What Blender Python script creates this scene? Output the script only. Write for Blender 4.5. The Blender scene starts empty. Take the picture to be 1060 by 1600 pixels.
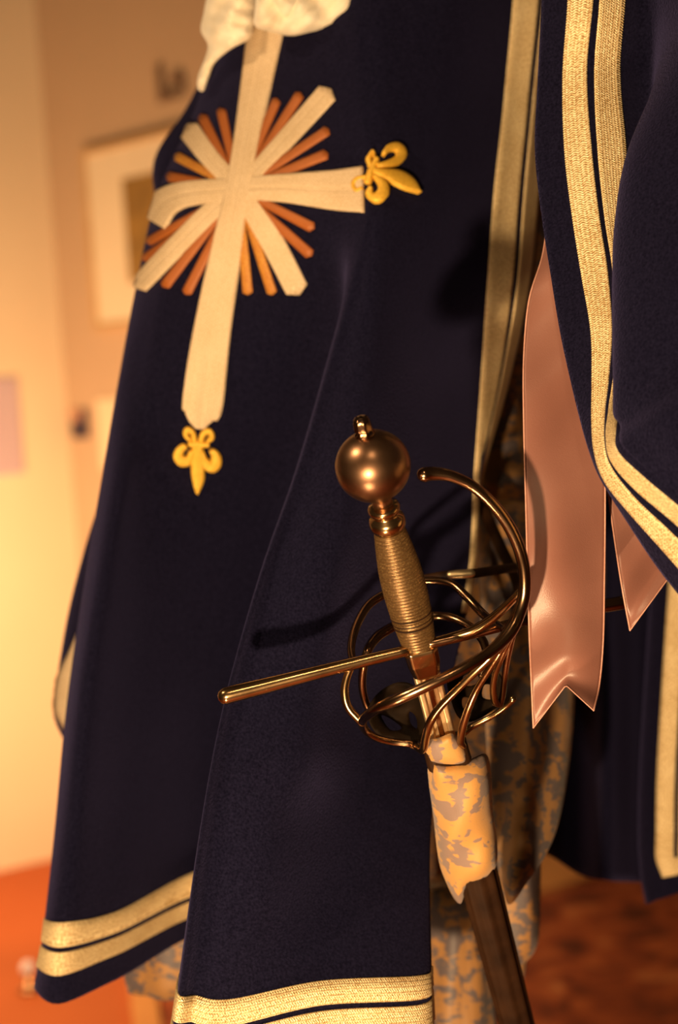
import bpy, bmesh, math, random
import numpy as np
from mathutils import Vector, Matrix
from mathutils.bvhtree import BVHTree
from mathutils.geometry import delaunay_2d_cdt

C = bpy.context.scene.collection
SC = bpy.context.scene
random.seed(4)
PI = math.pi

# ------------------------------------------------------------------ camera
F = 2880.0                       # focal length in pixels of the 1060 x 1600 frame
CAMZ = 1.115
PITCH, ROLL = math.radians(3.8), math.radians(4.0)
fwd = Vector((0, math.cos(PITCH), -math.sin(PITCH)))
up0 = Vector((0, math.sin(PITCH), math.cos(PITCH)))
rt0 = Vector((1, 0, 0))
RT = math.cos(ROLL) * rt0 - math.sin(ROLL) * up0
UP = math.sin(ROLL) * rt0 + math.cos(ROLL) * up0
EYE = Vector((0, 0, CAMZ))


def ray(px, py):
    return fwd + RT * ((px - 530) / F) - UP * ((py - 800) / F)


def P(px, py, d):
    """World point seen at that place of the frame, d metres deep."""
    return EYE + ray(px, py) * d


cam = bpy.data.cameras.new('camera')
cam.sensor_fit = 'VERTICAL'
cam.sensor_height = 36.0
cam.lens = F / 1600 * 36.0
cam.clip_start = 0.02
cam.dof.use_dof = True
cam.dof.focus_distance = 1.10
cam.dof.aperture_fstop = 5.0
camo = bpy.data.objects.new('camera', cam)
C.objects.link(camo)
m3 = Matrix((RT, UP, -fwd)).transposed()
camo.matrix_world = Matrix.Translation(EYE) @ m3.to_4x4()
SC.camera = camo

# ------------------------------------------------------------------ light
world = bpy.data.worlds.new('world')
SC.world = world
world.use_nodes = True
bg = world.node_tree.nodes['Background']
bg.inputs[0].default_value = (1.0, 0.60, 0.32, 1)
bg.inputs[1].default_value = 0.032


def area(name, loc, target, size, power, col, spread=180):
    l = bpy.data.lights.new(name, 'AREA')
    l.shape = 'DISK'
    l.size = size
    l.energy = power
    l.color = col
    l.spread = math.radians(spread)
    o = bpy.data.objects.new(name, l)
    C.objects.link(o)
    o.location = loc
    o.rotation_euler = (Vector(target) - Vector(loc)).to_track_quat('-Z', 'Y').to_euler()
    return o


WARM = (1.0, 0.68, 0.36)
area('floor_spot_light', (-0.29, 0.0, 0.70), P(600, 850, 1.2), 0.045, 27, WARM)
area('floor_spot_light', (-0.25, 0.55, 0.10), P(600, 1000, 1.2), 0.12, 1.3, WARM, 80)
area('ceiling_spot_light', (-1.3, 0.5, 2.4), P(560, 850, 1.2), 0.10, 2.2, WARM, 60)
area('ceiling_spot_light', (-0.1, -0.7, 2.5), P(560, 850, 1.2), 0.08, 0.6, WARM, 60)
area('wall_wash_light', (-0.95, 3.25, 0.62), (-0.86, 4.5, 1.0), 0.25, 14.5, (1.0, 0.58, 0.26), 140)
area('floor_wash_light', (-1.3, 2.6, 1.9), (-0.8, 3.5, 0.0), 0.25, 12.5, (1.0, 0.62, 0.28), 80)

SC.view_settings.view_transform = 'Standard'
SC.view_settings.look = 'None'
SC.view_settings.gamma = 1.0
SC.view_settings.use_curve_mapping = False
SC.view_settings.exposure = 0.0

# ------------------------------------------------------------------ materials


def newmat(name):
    m = bpy.data.materials.new(name)
    m.use_nodes = True
    nt = m.node_tree
    return m, nt, nt.nodes['Principled BSDF']


def N(nt, kind, **kw):
    n = nt.nodes.new(kind)
    for k, v in kw.items():
        if k.startswith('i_'):
            n.inputs[k[2:].replace('_', ' ')].default_value = v
        else:
            setattr(n, k, v)
    return n


def ramp(nt, fac, stops):
    r = nt.nodes.new('ShaderNodeValToRGB')
    els = r.color_ramp.elements
    while len(els) < len(stops):
        els.new(0.5)
    for e, (p, c) in zip(els, stops):
        e.position = p
        e.color = (*c, 1)
    nt.links.new(fac, r.inputs[0])
    return r


def bump(nt, bsdf, height, strength, dist=0.001):
    b = N(nt, 'ShaderNodeBump')
    b.inputs['Strength'].default_value = strength
    b.inputs['Distance'].default_value = dist
    nt.links.new(height, b.inputs['Height'])
    nt.links.new(b.outputs[0], bsdf.inputs['Normal'])


def noise_mat(name, stops, scale, rough=0.6, metal=0.0, bstr=0.0, bscale=None, detail=4, distort=0.0,
              sheen=0.0, sheen_tint=(1, 1, 1), coat=0.0, bdist=0.001, spec=0.5):
    m, nt, b = newmat(name)
    tc = N(nt, 'ShaderNodeTexCoord')
    n = N(nt, 'ShaderNodeTexNoise', i_Scale=scale, i_Detail=detail, i_Distortion=distort)
    nt.links.new(tc.outputs['Object'], n.inputs['Vector'])
    r = ramp(nt, n.outputs['Fac'], stops)
    nt.links.new(r.outputs[0], b.inputs['Base Color'])
    b.inputs['Roughness'].default_value = rough
    b.inputs['Metallic'].default_value = metal
    b.inputs['Sheen Weight'].default_value = sheen
    b.inputs['Sheen Tint'].default_value = (*sheen_tint, 1)
    b.inputs['Coat Weight'].default_value = coat
    b.inputs['Specular IOR Level'].default_value = spec
    if bstr:
        n2 = N(nt, 'ShaderNodeTexNoise', i_Scale=bscale or scale * 4, i_Detail=3)
        nt.links.new(tc.outputs['Object'], n2.inputs['Vector'])
        bump(nt, b, n2.outputs['Fac'], bstr, bdist)
    return m


def braid_mat(name, c1, c2, mortar, metal, rough, pu=0.0016, pv=0.0036, bstr=0.7, sparkle=0.5):
    """Woven braid: wavy chevron stitches laid out along the strip's own UV, in metres."""
    m, nt, b = newmat(name)
    tc = N(nt, 'ShaderNodeTexCoord')
    sp = N(nt, 'ShaderNodeSeparateXYZ')
    nt.links.new(tc.outputs['UV'], sp.inputs[0])

    def math_(op, a, bb=None, cc=None):
        n = N(nt, 'ShaderNodeMath', operation=op)
        for k, v in enumerate((a, bb, cc)):
            if v is None:
                continue
            if isinstance(v, (int, float)):
                n.inputs[k].default_value = v
            else:
                nt.links.new(v, n.inputs[k])
        return n.outputs[0]
    rib = math_('SINE', math_('MULTIPLY', sp.outputs[1], 2 * math.pi / pv))
    ph = math_('MULTIPLY_ADD', sp.outputs[0], 2 * math.pi / pu, math_('MULTIPLY', rib, 2.4))
    st = math_('SINE', ph)
    rib2 = math_('SINE', math_('MULTIPLY', sp.outputs[1], 4 * math.pi / pv))
    h = math_('MULTIPLY_ADD', st, 0.28, math_('MULTIPLY_ADD', rib2, 0.16, 0.5))
    n = N(nt, 'ShaderNodeTexNoise', i_Scale=620.0, i_Detail=2)
    nt.links.new(tc.outputs['UV'], n.inputs['Vector'])
    big = N(nt, 'ShaderNodeTexNoise', i_Scale=45.0, i_Detail=2)
    nt.links.new(tc.outputs['UV'], big.inputs['Vector'])
    mix = math_('MULTIPLY_ADD', n.outputs['Fac'], sparkle, math_('MULTIPLY_ADD', h, 0.42, math_('MULTIPLY', big.outputs['Fac'], 0.25)))  # fine noise brightens the base colour as painted sparkle on the threads
    r = ramp(nt, mix, [(0.5 * sparkle + 0.335 - 0.22, mortar), (0.5 * sparkle + 0.335, c2), (0.5 * sparkle + 0.335 + 0.20, c1)])
    nt.links.new(r.outputs[0], b.inputs['Base Color'])
    b.inputs['Metallic'].default_value = metal
    b.inputs['Roughness'].default_value = rough
    bump(nt, b, math_('MULTIPLY_ADD', n.outputs['Fac'], 0.5, h), bstr, 0.0006)
    return m


def brocade_mat(name, gold, blue, scale, edge=0.50, rough=0.55):
    m, nt, b = newmat(name)
    tc = N(nt, 'ShaderNodeTexCoord')
    n = N(nt, 'ShaderNodeTexNoise', i_Scale=scale, i_Detail=2.5, i_Distortion=1.6, i_Roughness=0.55)
    nt.links.new(tc.outputs['Object'], n.inputs['Vector'])
    mp = N(nt, 'ShaderNodeMapping')
    mp.inputs['Rotation'].default_value = (0.3, 0.5, 0.4)
    mp.inputs['Scale'].default_value = (1.0, 1.0, 2.6)
    nt.links.new(tc.outputs['Object'], mp.inputs[0])
    n2 = N(nt, 'ShaderNodeTexNoise', i_Scale=scale * 2.8, i_Detail=1.0, i_Distortion=0.6)
    nt.links.new(mp.outputs[0], n2.inputs['Vector'])
    ad = N(nt, 'ShaderNodeMath', operation='MULTIPLY_ADD')
    nt.links.new(n2.outputs['Fac'], ad.inputs[0])
    ad.inputs[1].default_value = 0.45
    nt.links.new(n.outputs['Fac'], ad.inputs[2])
    e = edge + 0.225
    r = ramp(nt, ad.outputs[0], [(e - 0.02, gold), (e + 0.02, blue)])
    nt.links.new(r.outputs[0], b.inputs['Base Color'])
    b.inputs['Roughness'].default_value = rough
    b.inputs['Sheen Weight'].default_value = 0.15
    w = N(nt, 'ShaderNodeTexNoise', i_Scale=900.0, i_Detail=1)
    nt.links.new(tc.outputs['Object'], w.inputs['Vector'])
    bump(nt, b, w.outputs['Fac'], 0.25, 0.0006)
    return m


M = {}
M['wool'] = noise_mat('navy_wool', [(0.3, (0.0016, 0.0015, 0.0075)), (0.7, (0.0082, 0.0076, 0.0240))], 620, 0.95,
                      bstr=0.9, bscale=650, sheen=0.11, sheen_tint=(0.40, 0.36, 1.0), spec=0.06)
M['braid'] = braid_mat('gold_braid', (1.0, 0.84, 0.52), (0.80, 0.59, 0.30), (0.42, 0.25, 0.09), 0.1, 0.36, sparkle=1.0, bstr=1.0)
M['cream'] = braid_mat('cream_braid', (0.76, 0.60, 0.42), (0.68, 0.51, 0.33), (0.54, 0.38, 0.21), 0.0, 0.75, 0.0024, 0.0042, 0.8, 0.6)
M['orange'] = braid_mat('orange_braid', (0.44, 0.135, 0.026), (0.36, 0.10, 0.018), (0.34, 0.09, 0.02), 0.05, 0.5, 0.0016, 0.003, 0.4, 0.4)
M['amber'] = braid_mat('amber_braid', (0.66, 0.34, 0.045), (0.50, 0.19, 0.028), (0.38, 0.11, 0.02), 0.05, 0.5, 0.0016, 0.003, 0.4, 0.7)
M['yellow'] = braid_mat('yellow_thread', (1.0, 0.64, 0.09), (0.86, 0.48, 0.045), (0.62, 0.30, 0.02), 0.2, 0.4, 0.001, 0.002, 0.5, 0.5)
M['lace'] = noise_mat('cream_lace', [(0.3, (0.80, 0.68, 0.50)), (0.7, (0.88, 0.80, 0.66))], 60, 0.8, bstr=0.3, bscale=200, sheen=0.3)
M['satin'] = noise_mat('pink_satin', [(0.35, (0.235, 0.100, 0.078)), (0.65, (0.28, 0.126, 0.100))], 12, 0.38, bstr=0.12, bscale=1500)
M['satin_edge'] = noise_mat('pink_selvedge', [(0.3, (0.52, 0.25, 0.19)), (0.7, (0.64, 0.34, 0.27))], 400, 0.5)
M['brass'] = noise_mat('aged_brass', [(0.30, (0.30, 0.175, 0.085)), (0.70, (0.62, 0.41, 0.21))], 45, 0.21, 1.0, bstr=0.06, bscale=160)
M['bronze'] = noise_mat('brown_bronze', [(0.30, (0.17, 0.092, 0.050)), (0.72, (0.40, 0.240, 0.140))], 38, 0.21, 1.0, bstr=0.05, bscale=120)
M['pommel'] = noise_mat('pommel_bronze', [(0.30, (0.20, 0.105, 0.060)), (0.72, (0.42, 0.245, 0.150))], 55, 0.33, 1.0, bstr=0.03, bscale=120)
M['steel'] = noise_mat('bright_steel', [(0.3, (0.80, 0.62, 0.36)), (0.7, (0.92, 0.74, 0.46))], 80, 0.42, 1.0)
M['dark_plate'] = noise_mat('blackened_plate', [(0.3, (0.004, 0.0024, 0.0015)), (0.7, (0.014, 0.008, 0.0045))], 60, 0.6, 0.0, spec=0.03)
M['wire'] = noise_mat('grip_wire', [(0.35, (0.10, 0.054, 0.021)), (0.55, (0.17, 0.096, 0.038)), (0.75, (0.42, 0.27, 0.11))], 1400, 0.36, 0.6)
M['leather'] = noise_mat('dark_leather', [(0.3, (0.014, 0.006, 0.003)), (0.7, (0.034, 0.014, 0.006))], 50, 0.5, spec=0.15, bstr=0.2, bscale=300)
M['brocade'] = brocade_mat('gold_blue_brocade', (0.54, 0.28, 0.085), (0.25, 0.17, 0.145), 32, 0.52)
M['brocade_shaded'] = brocade_mat('shaded_brocade', (0.36, 0.18, 0.062), (0.12, 0.092, 0.095), 36, 0.50)  # same brocade again, with its shade put into a darker colour
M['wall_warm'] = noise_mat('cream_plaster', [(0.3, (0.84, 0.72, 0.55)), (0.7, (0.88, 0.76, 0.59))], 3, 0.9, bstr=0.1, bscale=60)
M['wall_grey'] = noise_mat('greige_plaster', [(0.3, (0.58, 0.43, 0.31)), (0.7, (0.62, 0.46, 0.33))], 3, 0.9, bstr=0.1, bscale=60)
M['floor'] = noise_mat('orange_floor', [(0.3, (0.42, 0.088, 0.014)), (0.7, (0.46, 0.10, 0.018))], 2.5, 0.7)
M['rug'] = noise_mat('rug_pile', [(0.30, (0.09, 0.017, 0.007)), (0.46, (0.26, 0.050, 0.015)), (0.58, (0.42, 0.095, 0.026)), (0.74, (0.62, 0.24, 0.09))],
                     11, 0.95, bstr=0.6, bscale=120, detail=5, distort=0.9, bdist=0.01)
M['rug_edge'] = noise_mat('rug_border', [(0.3, (0.58, 0.25, 0.08)), (0.7, (0.64, 0.30, 0.10))], 12, 0.9)
M['frame'] = noise_mat('pale_oak', [(0.3, (0.58, 0.38, 0.19)), (0.7, (0.66, 0.45, 0.24))], 20, 0.5)
M['mat'] = noise_mat('mount_board', [(0.3, (0.86, 0.76, 0.60)), (0.7, (0.89, 0.80, 0.64))], 8, 0.8)
M['print'] = noise_mat('ochre_print', [(0.3, (0.20, 0.12, 0.035)), (0.7, (0.42, 0.25, 0.06))], 14, 0.6)
M['letter'] = noise_mat('brown_letter', [(0.3, (0.20, 0.12, 0.085)), (0.7, (0.23, 0.14, 0.10))], 8, 0.6)
M['lilac'] = noise_mat('lilac_board', [(0.3, (0.58, 0.47, 0.60)), (0.7, (0.61, 0.50, 0.63))], 5, 0.7)
M['navy_card'] = noise_mat('navy_card', [(0.3, (0.030, 0.022, 0.055)), (0.7, (0.04, 0.03, 0.07))], 9, 0.6)
M['pink_card'] = noise_mat('pink_print', [(0.3, (0.55, 0.30, 0.22)), (0.7, (0.60, 0.34, 0.25))], 9, 0.6)
M['paper'] = noise_mat('cream_paper', [(0.3, (0.85, 0.72, 0.54)), (0.7, (0.88, 0.76, 0.58))], 9, 0.7)
M['glint_ball'] = noise_mat('pale_glint', [(0.3, (0.75, 0.70, 0.80)), (0.7, (0.80, 0.76, 0.86))], 30, 0.15, coat=1.0)  # pale colour painted in place of a glint
M['boot'] = noise_mat('brown_boot', [(0.3, (0.08, 0.035, 0.015)), (0.7, (0.13, 0.06, 0.025))], 25, 0.5, bstr=0.2)
M['tie'] = noise_mat('dummy_linen', [(0.3, (0.55, 0.46, 0.34)), (0.7, (0.60, 0.50, 0.38))], 60, 0.9)

# ------------------------------------------------------------------ object helpers
OFF = {}


def thing(name, label, cat, loc=(0, 0, 0), group=None):
    o = bpy.data.objects.new(name, None)
    o.empty_display_size = 0.05
    C.objects.link(o)
    o.location = loc
    OFF[o.name] = Vector(loc)
    o['label'] = label
    o['category'] = cat
    if group:
        o['group'] = group
    return o


def build(name, verts, faces, mat, parent=None, smooth=True, uvs=None, solid=0.0, sub=0):
    off = OFF[parent.name] if parent else Vector((0, 0, 0))
    me = bpy.data.meshes.new(name)
    me.from_pydata([tuple(Vector(v) - off) for v in verts], [], faces)
    if smooth:
        me.polygons.foreach_set('use_smooth', [True] * len(me.polygons))
    if uvs:
        uvl = me.uv_layers.new(name='UVMap')
        for l in me.loops:
            uvl.data[l.index].uv = uvs[l.vertex_index]
    me.materials.append(M[mat] if isinstance(mat, str) else mat)
    me.update()
    o = bpy.data.objects.new(name, me)
    C.objects.link(o)
    if parent:
        o.parent = parent
        OFF[o.name] = off
    else:
        OFF[o.name] = Vector((0, 0, 0))
    if solid:
        md = o.modifiers.new('cloth thickness', 'SOLIDIFY')
        md.thickness = solid
        md.offset = -1
    if sub:
        md = o.modifiers.new('smooth', 'SUBSURF')
        md.levels = md.render_levels = sub
    return o


def cr(p0, p1, p2, p3, t):
    return 0.5 * ((2 * p1) + (p2 - p0) * t + (2 * p0 - 5 * p1 + 4 * p2 - p3) * t * t + (3 * p1 - p0 - 3 * p2 + p3) * t ** 3)


def spline(pts, x):
    """Catmull-Rom through the rows of pts (n x k), at parameter x in 0..n-1."""
    n = len(pts)
    i = min(max(int(math.floor(x)), 0), n - 2)
    t = x - i
    a = pts[i - 1] if i > 0 else 2 * pts[0] - pts[1]
    d = pts[i + 2] if i + 2 < n else 2 * pts[-1] - pts[-2]
    return cr(a, pts[i], pts[i + 1], d, t)


class Surf:
    """A cloth surface through a net of (pixel x, pixel y, depth) control points."""

    def __init__(self, rows, wob=None):
        self.wob = wob
        self.g = np.array(rows, float)
        self.nv, self.nu = self.g.shape[:2]
        self.sign = 1

    def pt(self, u, v):
        col = np.array([spline(self.g[r], u) for r in self._rows(v)])
        i = min(max(int(math.floor(v)), 0), self.nv - 2)
        t = v - i
        a, b, c, d = col
        q = cr(a, b, c, d, t)
        return P(q[0], q[1], q[2] + (self.wob(q[0], q[1]) if self.wob else 0))

    def _rows(self, v):
        i = min(max(int(math.floor(v)), 0), self.nv - 2)
        return [max(i - 1, 0), i, i + 1, min(i + 2, self.nv - 1)]

    def nrm(self, u, v, e=0.02):
        u0, u1 = max(u - e, 0), min(u + e, self.nu - 1)
        v0, v1 = max(v - e, 0), min(v + e, self.nv - 1)
        n = (self.pt(u1, v) - self.pt(u0, v)).cross(self.pt(u, v1) - self.pt(u, v0))
        return n.normalized() * self.sign

    def face_camera(self, u, v):
        p = self.pt(u, v)
        if self.nrm(u, v).dot(EYE - p) < 0:
            self.sign = -1

    def mesh(self, su, sv, wob=None):
        us = np.linspace(0, self.nu - 1, (self.nu - 1) * su + 1)
        vs = np.linspace(0, self.nv - 1, (self.nv - 1) * sv + 1)
        V = [self.pt(u, v) for v in vs for u in us]
        w = len(us)
        Fc = []
        for j in range(len(vs) - 1):
            for i in range(w - 1):
                a = j * w + i
                f = (a, a + 1, a + w + 1, a + w)
                Fc.append(f if self.sign > 0 else f[::-1])
        # pydata normals: (a, a+1, a+w+1) -> du x dv
        return V, Fc

    def strip(self, u0, u1, v0, v1, nu, nv, off=0.0003, th=0.0007, along='u'):
        """A braid sewn on the cloth between two parameter lines."""
        top, low, uv = [], [], []
        us = np.linspace(u0, u1, nu)
        vs = np.linspace(v0, v1, nv)
        lu = [0.0] * nu
        grid = []
        for j, v in enumerate(vs):
            for i, u in enumerate(us):
                grid.append((self.pt(u, v), self.nrm(u, v)))
        T, U = [], []
        mid = nv // 2
        cu = [0]
        for i in range(1, nu):
            cu.append(cu[-1] + (grid[mid * nu + i][0] - grid[mid * nu + i - 1][0]).length)
        mid = nu // 2
        cv = [0]
        for j in range(1, nv):
            cv.append(cv[-1] + (grid[j * nu + mid][0] - grid[(j - 1) * nu + mid][0]).length)
        for j in range(nv):
            for i in range(nu):
                p, n = grid[j * nu + i]
                T.append(p + n * (off + th))
                U.append((cu[i], cv[j]) if along == 'u' else (cv[j], cu[i]))
        return plate(T, [g[1] for g in grid], nu, nv, off + th + 0.0006, U, self.sign)


def plate(T, Ns, nu, nv, depth, U, sign=1):
    """Top grid plus a skirt round its rim, so that the strip has an edge."""
    V = list(T)
    UV = list(U)
    Fc = []
    for j in range(nv - 1):
        for i in range(nu - 1):
            a = j * nu + i
            f = (a, a + 1, a + nu + 1, a + nu)
            Fc.append(f if sign > 0 else f[::-1])
    rim = [i for i in range(nu)] + [j * nu + nu - 1 for j in range(1, nv)] + \
          [(nv - 1) * nu + i for i in range(nu - 2, -1, -1)] + [j * nu for j in range(nv - 2, 0, -1)]
    base = len(V)
    for k in rim:
        V.append(T[k] - Ns[k] * depth)
        UV.append(U[k])
    n = len(rim)
    for k in range(n):
        a, b = rim[k], rim[(k + 1) % n]
        f = (b, a, base + k, base + (k + 1) % n)
        Fc.append(f if sign > 0 else f[::-1])
    return V, Fc, UV


def stroke_on(bvh, pts, n, m, off, th, crown=0.0005, groove=0.0, tip0=False, tip1=False):
    """Applique: a stroke (pixel x, pixel y, width) laid on a cloth surface, following its folds."""
    A = np.array(pts, float)
    T, Ns, U = [], [], []
    ts = np.linspace(0, len(A) - 1, n)
    cen = [spline(A, t) for t in ts]
    prev = None
    acc = 0
    for i in range(n):
        a, b = cen[max(i - 1, 0)], cen[min(i + 1, n - 1)]
        tx, ty = b[0] - a[0], b[1] - a[1]
        L = math.hypot(tx, ty) or 1
        nx, ny = -ty / L, tx / L
        w = cen[i][2] / 2
        if i:
            acc += math.hypot(cen[i][0] - cen[i - 1][0], cen[i][1] - cen[i - 1][1]) / 2150.0
        for j in range(m):
            s = -1 + 2 * j / (m - 1)
            sh = 0.0
            if (tip0 and i == 0) or (tip1 and i == n - 1):
                sh = (1 - abs(s)) * w * 0.55 * (-1 if i == 0 else 1)
            x, y = cen[i][0] + nx * w * s + tx / L * sh, cen[i][1] + ny * w * s + ty / L * sh
            dr = ray(x, y).normalized()
            h = bvh.ray_cast(EYE, dr)
            for k in range(40):          # past the silhouette: slip back on to the cloth
                if h[0] is not None and h[1].normalized().dot(dr) ** 2 > 0.012:
                    break
                x += 1.0
                dr = ray(x, y).normalized()
                h = bvh.ray_cast(EYE, dr)
            if h[0] is None:
                q = prev
                loc, nn = (q[0], q[1]) if q else (P(x, y, 1.35), -fwd)
                loc = EYE + dr * ((loc - EYE).length)
            else:
                loc, nn = h[0], h[1]
                if nn.dot(dr) > 0:
                    nn = -nn
            prev = (loc, nn)
            T.append(loc + nn * (off + th + crown * (1 - s * s) - groove * math.exp(-(s / 0.09) ** 2)))
            Ns.append(nn)
            U.append((acc, s * w / 2150.0))
    # grid is n rows (along) x m columns (across)
    return plate(T, Ns, m, n, off + th + 0.0006, U, -1)


def tube(pts, seg=12, sub=8, closed=False, flat=1.0, cap=True):
    """Bar through (pixel x, pixel y, depth, radius in pixels) points."""
    A = np.array(pts, float)
    n = (len(A) - 1) * sub + 1
    W, R = [], []
    for t in np.linspace(0, len(A) - 1, n):
        q = spline(A, t)
        W.append(P(q[0], q[1], q[2]))
        R.append(q[3] * q[2] / F)
    return tube3(W, R, seg, flat)


def tube3(W, R, seg=12, flat=1.0):
    V, Fc = [], []
    n = len(W)
    tang = [(W[min(i + 1, n - 1)] - W[max(i - 1, 0)]).normalized() for i in range(n)]
    side = tang[0].orthogonal().normalized()
    # dome the ends
    for i in range(n):
        t = tang[i]
        side = (side - t * side.dot(t)).normalized()
        up = t.cross(side)
        for k in range(seg):
            a = 2 * PI * k / seg
            V.append(W[i] + side * (math.cos(a) * R[i]) + up * (math.sin(a) * R[i] * flat))
    for i in range(n - 1):
        for k in range(seg):
            a, b = i * seg + k, i * seg + (k + 1) % seg
            Fc.append((a, b, b + seg, a + seg))
    for end, sgn in ((0, -1), (n - 1, 1)):
        ring = [end * seg + k for k in range(seg)]
        prev = ring
        for q, s in ((0.55, 0.75), (0.8, 0.4)):
            new = []
            for k in ring:
                d = V[k] - W[end]
                V.append(W[end] + d * s + tang[end] * (sgn * R[end] * q))
                new.append(len(V) - 1)
            for k in range(seg):
                f = (prev[k], prev[(k + 1) % seg], new[(k + 1) % seg], new[k])
                Fc.append(f if sgn > 0 else f[::-1])
            prev = new
        Fc.append(tuple(prev) if sgn > 0 else tuple(prev[::-1]))
    return V, Fc


def lathe(O, axis, prof, seg=48, xdir=None):
    """prof: (distance along axis, radius)."""
    axis = axis.normalized()
    x = (xdir or axis.orthogonal())
    x = (x - axis * x.dot(axis)).normalized()
    y = axis.cross(x)
    V, Fc = [], []
    for s, r in prof:
        for k in range(seg):
            a = 2 * PI * k / seg
            V.append(O + axis * s + x * (r * math.cos(a)) + y * (r * math.sin(a)))
    n = len(prof)
    for i in range(n - 1):
        for k in range(seg):
            a, b = i * seg + k, i * seg + (k + 1) % seg
            Fc.append((a, b, b + seg, a + seg))
    Fc.append(tuple(range(seg))[::-1])
    Fc.append(tuple((n - 1) * seg + k for k in range(seg)))
    return V, Fc


def loft(secs, seg=32):
    """Closed tube through elliptical sections (centre, half-width vector, half-depth vector)."""
    V, Fc = [], []
    for c, a, b in secs:
        for k in range(seg):
            t = 2 * PI * k / seg
            V.append(c + a * math.cos(t) + b * math.sin(t))
    n = len(secs)
    for i in range(n - 1):
        for k in range(seg):
            p, q = i * seg + k, i * seg + (k + 1) % seg
            Fc.append((p, q, q + seg, p + seg))
    Fc.append(tuple(range(seg))[::-1])
    Fc.append(tuple((n - 1) * seg + k for k in range(seg)))
    return V, Fc


def inside(p, poly):
    x, y = p
    c = False
    j = len(poly) - 1
    for i in range(len(poly)):
        xi, yi = poly[i]
        xj, yj = poly[j]
        if (yi > y) != (yj > y) and x < (xj - xi) * (y - yi) / (yj - yi + 1e-12) + xi:
            c = not c
        j = i
    return c


def edge_dist(p, poly):
    best = 1e9
    for i in range(len(poly)):
        ax, ay = poly[i - 1]
        bx, by = poly[i]
        dx, dy = bx - ax, by - ay
        t = max(0, min(1, ((p[0] - ax) * dx + (p[1] - ay) * dy) / (dx * dx + dy * dy + 1e-9)))
        best = min(best, math.hypot(p[0] - ax - t * dx, p[1] - ay - t * dy))
    return best


def smooth_poly(pts, k=5):
    A = np.array(pts, float)
    n = len(A)
    out = []
    for i in range(n):
        a, b, c, d = A[i - 1], A[i], A[(i + 1) % n], A[(i + 2) % n]
        for s in range(k):
            out.append(tuple(cr(a, b, c, d, s / k)))
    return out


def pillow(outline, depth, thick, reach, step=8, fold=None, holes=(), smooth=5, back=0.6):
    """A shaped soft piece: front and back skins over an outline; depth(x, y) in metres, swelling by thick inwards of the rim."""
    poly = smooth_poly(outline, smooth) if smooth > 1 else list(outline)
    hp = [smooth_poly(h, 4) for h in holes]
    pts, edges = [], []
    for lp in [poly] + hp:
        b = len(pts)
        pts += lp
        edges += [(b + i, b + (i + 1) % len(lp)) for i in range(len(lp))]
    xs = [p[0] for p in poly]
    ys = [p[1] for p in poly]
    y = min(ys)
    row = 0
    while y < max(ys):
        x = min(xs) + (step / 2 if row % 2 else 0)
        while x < max(xs):
            if inside((x, y), poly) and edge_dist((x, y), poly) > step * 0.45 and \
                    all(not inside((x, y), h) and edge_dist((x, y), h) > step * 0.45 for h in hp):
                pts.append((x, y))
            x += step
        y += step * 0.866
        row += 1
    r = delaunay_2d_cdt([Vector(p) for p in pts], edges, [], 0, 1e-4)
    vv, ff = [tuple(v) for v in r[0]], r[2]
    keep = []
    for f in ff:
        cx = sum(vv[i][0] for i in f) / len(f)
        cy = sum(vv[i][1] for i in f) / len(f)
        if inside((cx, cy), poly) and not any(inside((cx, cy), h) for h in hp):
            a, b, c = [Vector((*vv[i], 0)) for i in f[:3]]
            keep.append(f if (b - a).cross(c - a).z < 0 else f[::-1])
    V = []
    for sgn in (1, -back):
        for x, y in vv:
            e = min([edge_dist((x, y), poly)] + [edge_dist((x, y), h) for h in hp])
            s = min(1.0, e / reach)
            z = math.sqrt(max(0, 1 - (1 - s) ** 2)) * thick
            if fold and sgn > 0:
                z += fold(x, y) * min(1, e / 12)
            V.append(P(x, y, depth(x, y) - sgn * z - (0.0004 if sgn > 0 else 0)))
    n = len(vv)
    Fc = [tuple(f) for f in keep] + [tuple(i + n for i in f[::-1]) for f in keep]
    cnt = {}
    for f in keep:
        for i in range(len(f)):
            e = (f[i], f[(i + 1) % len(f)])
            cnt[e] = cnt.get(e, 0) + 1
    for (a, b) in list(cnt):
        if (b, a) not in cnt:
            Fc.append((b, a, a + n, b + n))
    return V, Fc


def box(c, ax, ay, az):
    V = [c + ax * i + ay * j + az * k for i in (-1, 1) for j in (-1, 1) for k in (-1, 1)]
    return V, [(0, 1, 3, 2), (4, 6, 7, 5), (0, 4, 5, 1), (2, 3, 7, 6), (0, 2, 6, 4), (1, 5, 7, 3)]


def bevel_obj(o, w):
    md = o.modifiers.new('bevel', 'BEVEL')
    md.width = w
    md.segments = 2
    md.limit_method = 'ANGLE'


# ------------------------------------------------------------------ the setting
def structure(o):
    o['kind'] = 'structure'
    return o


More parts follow.
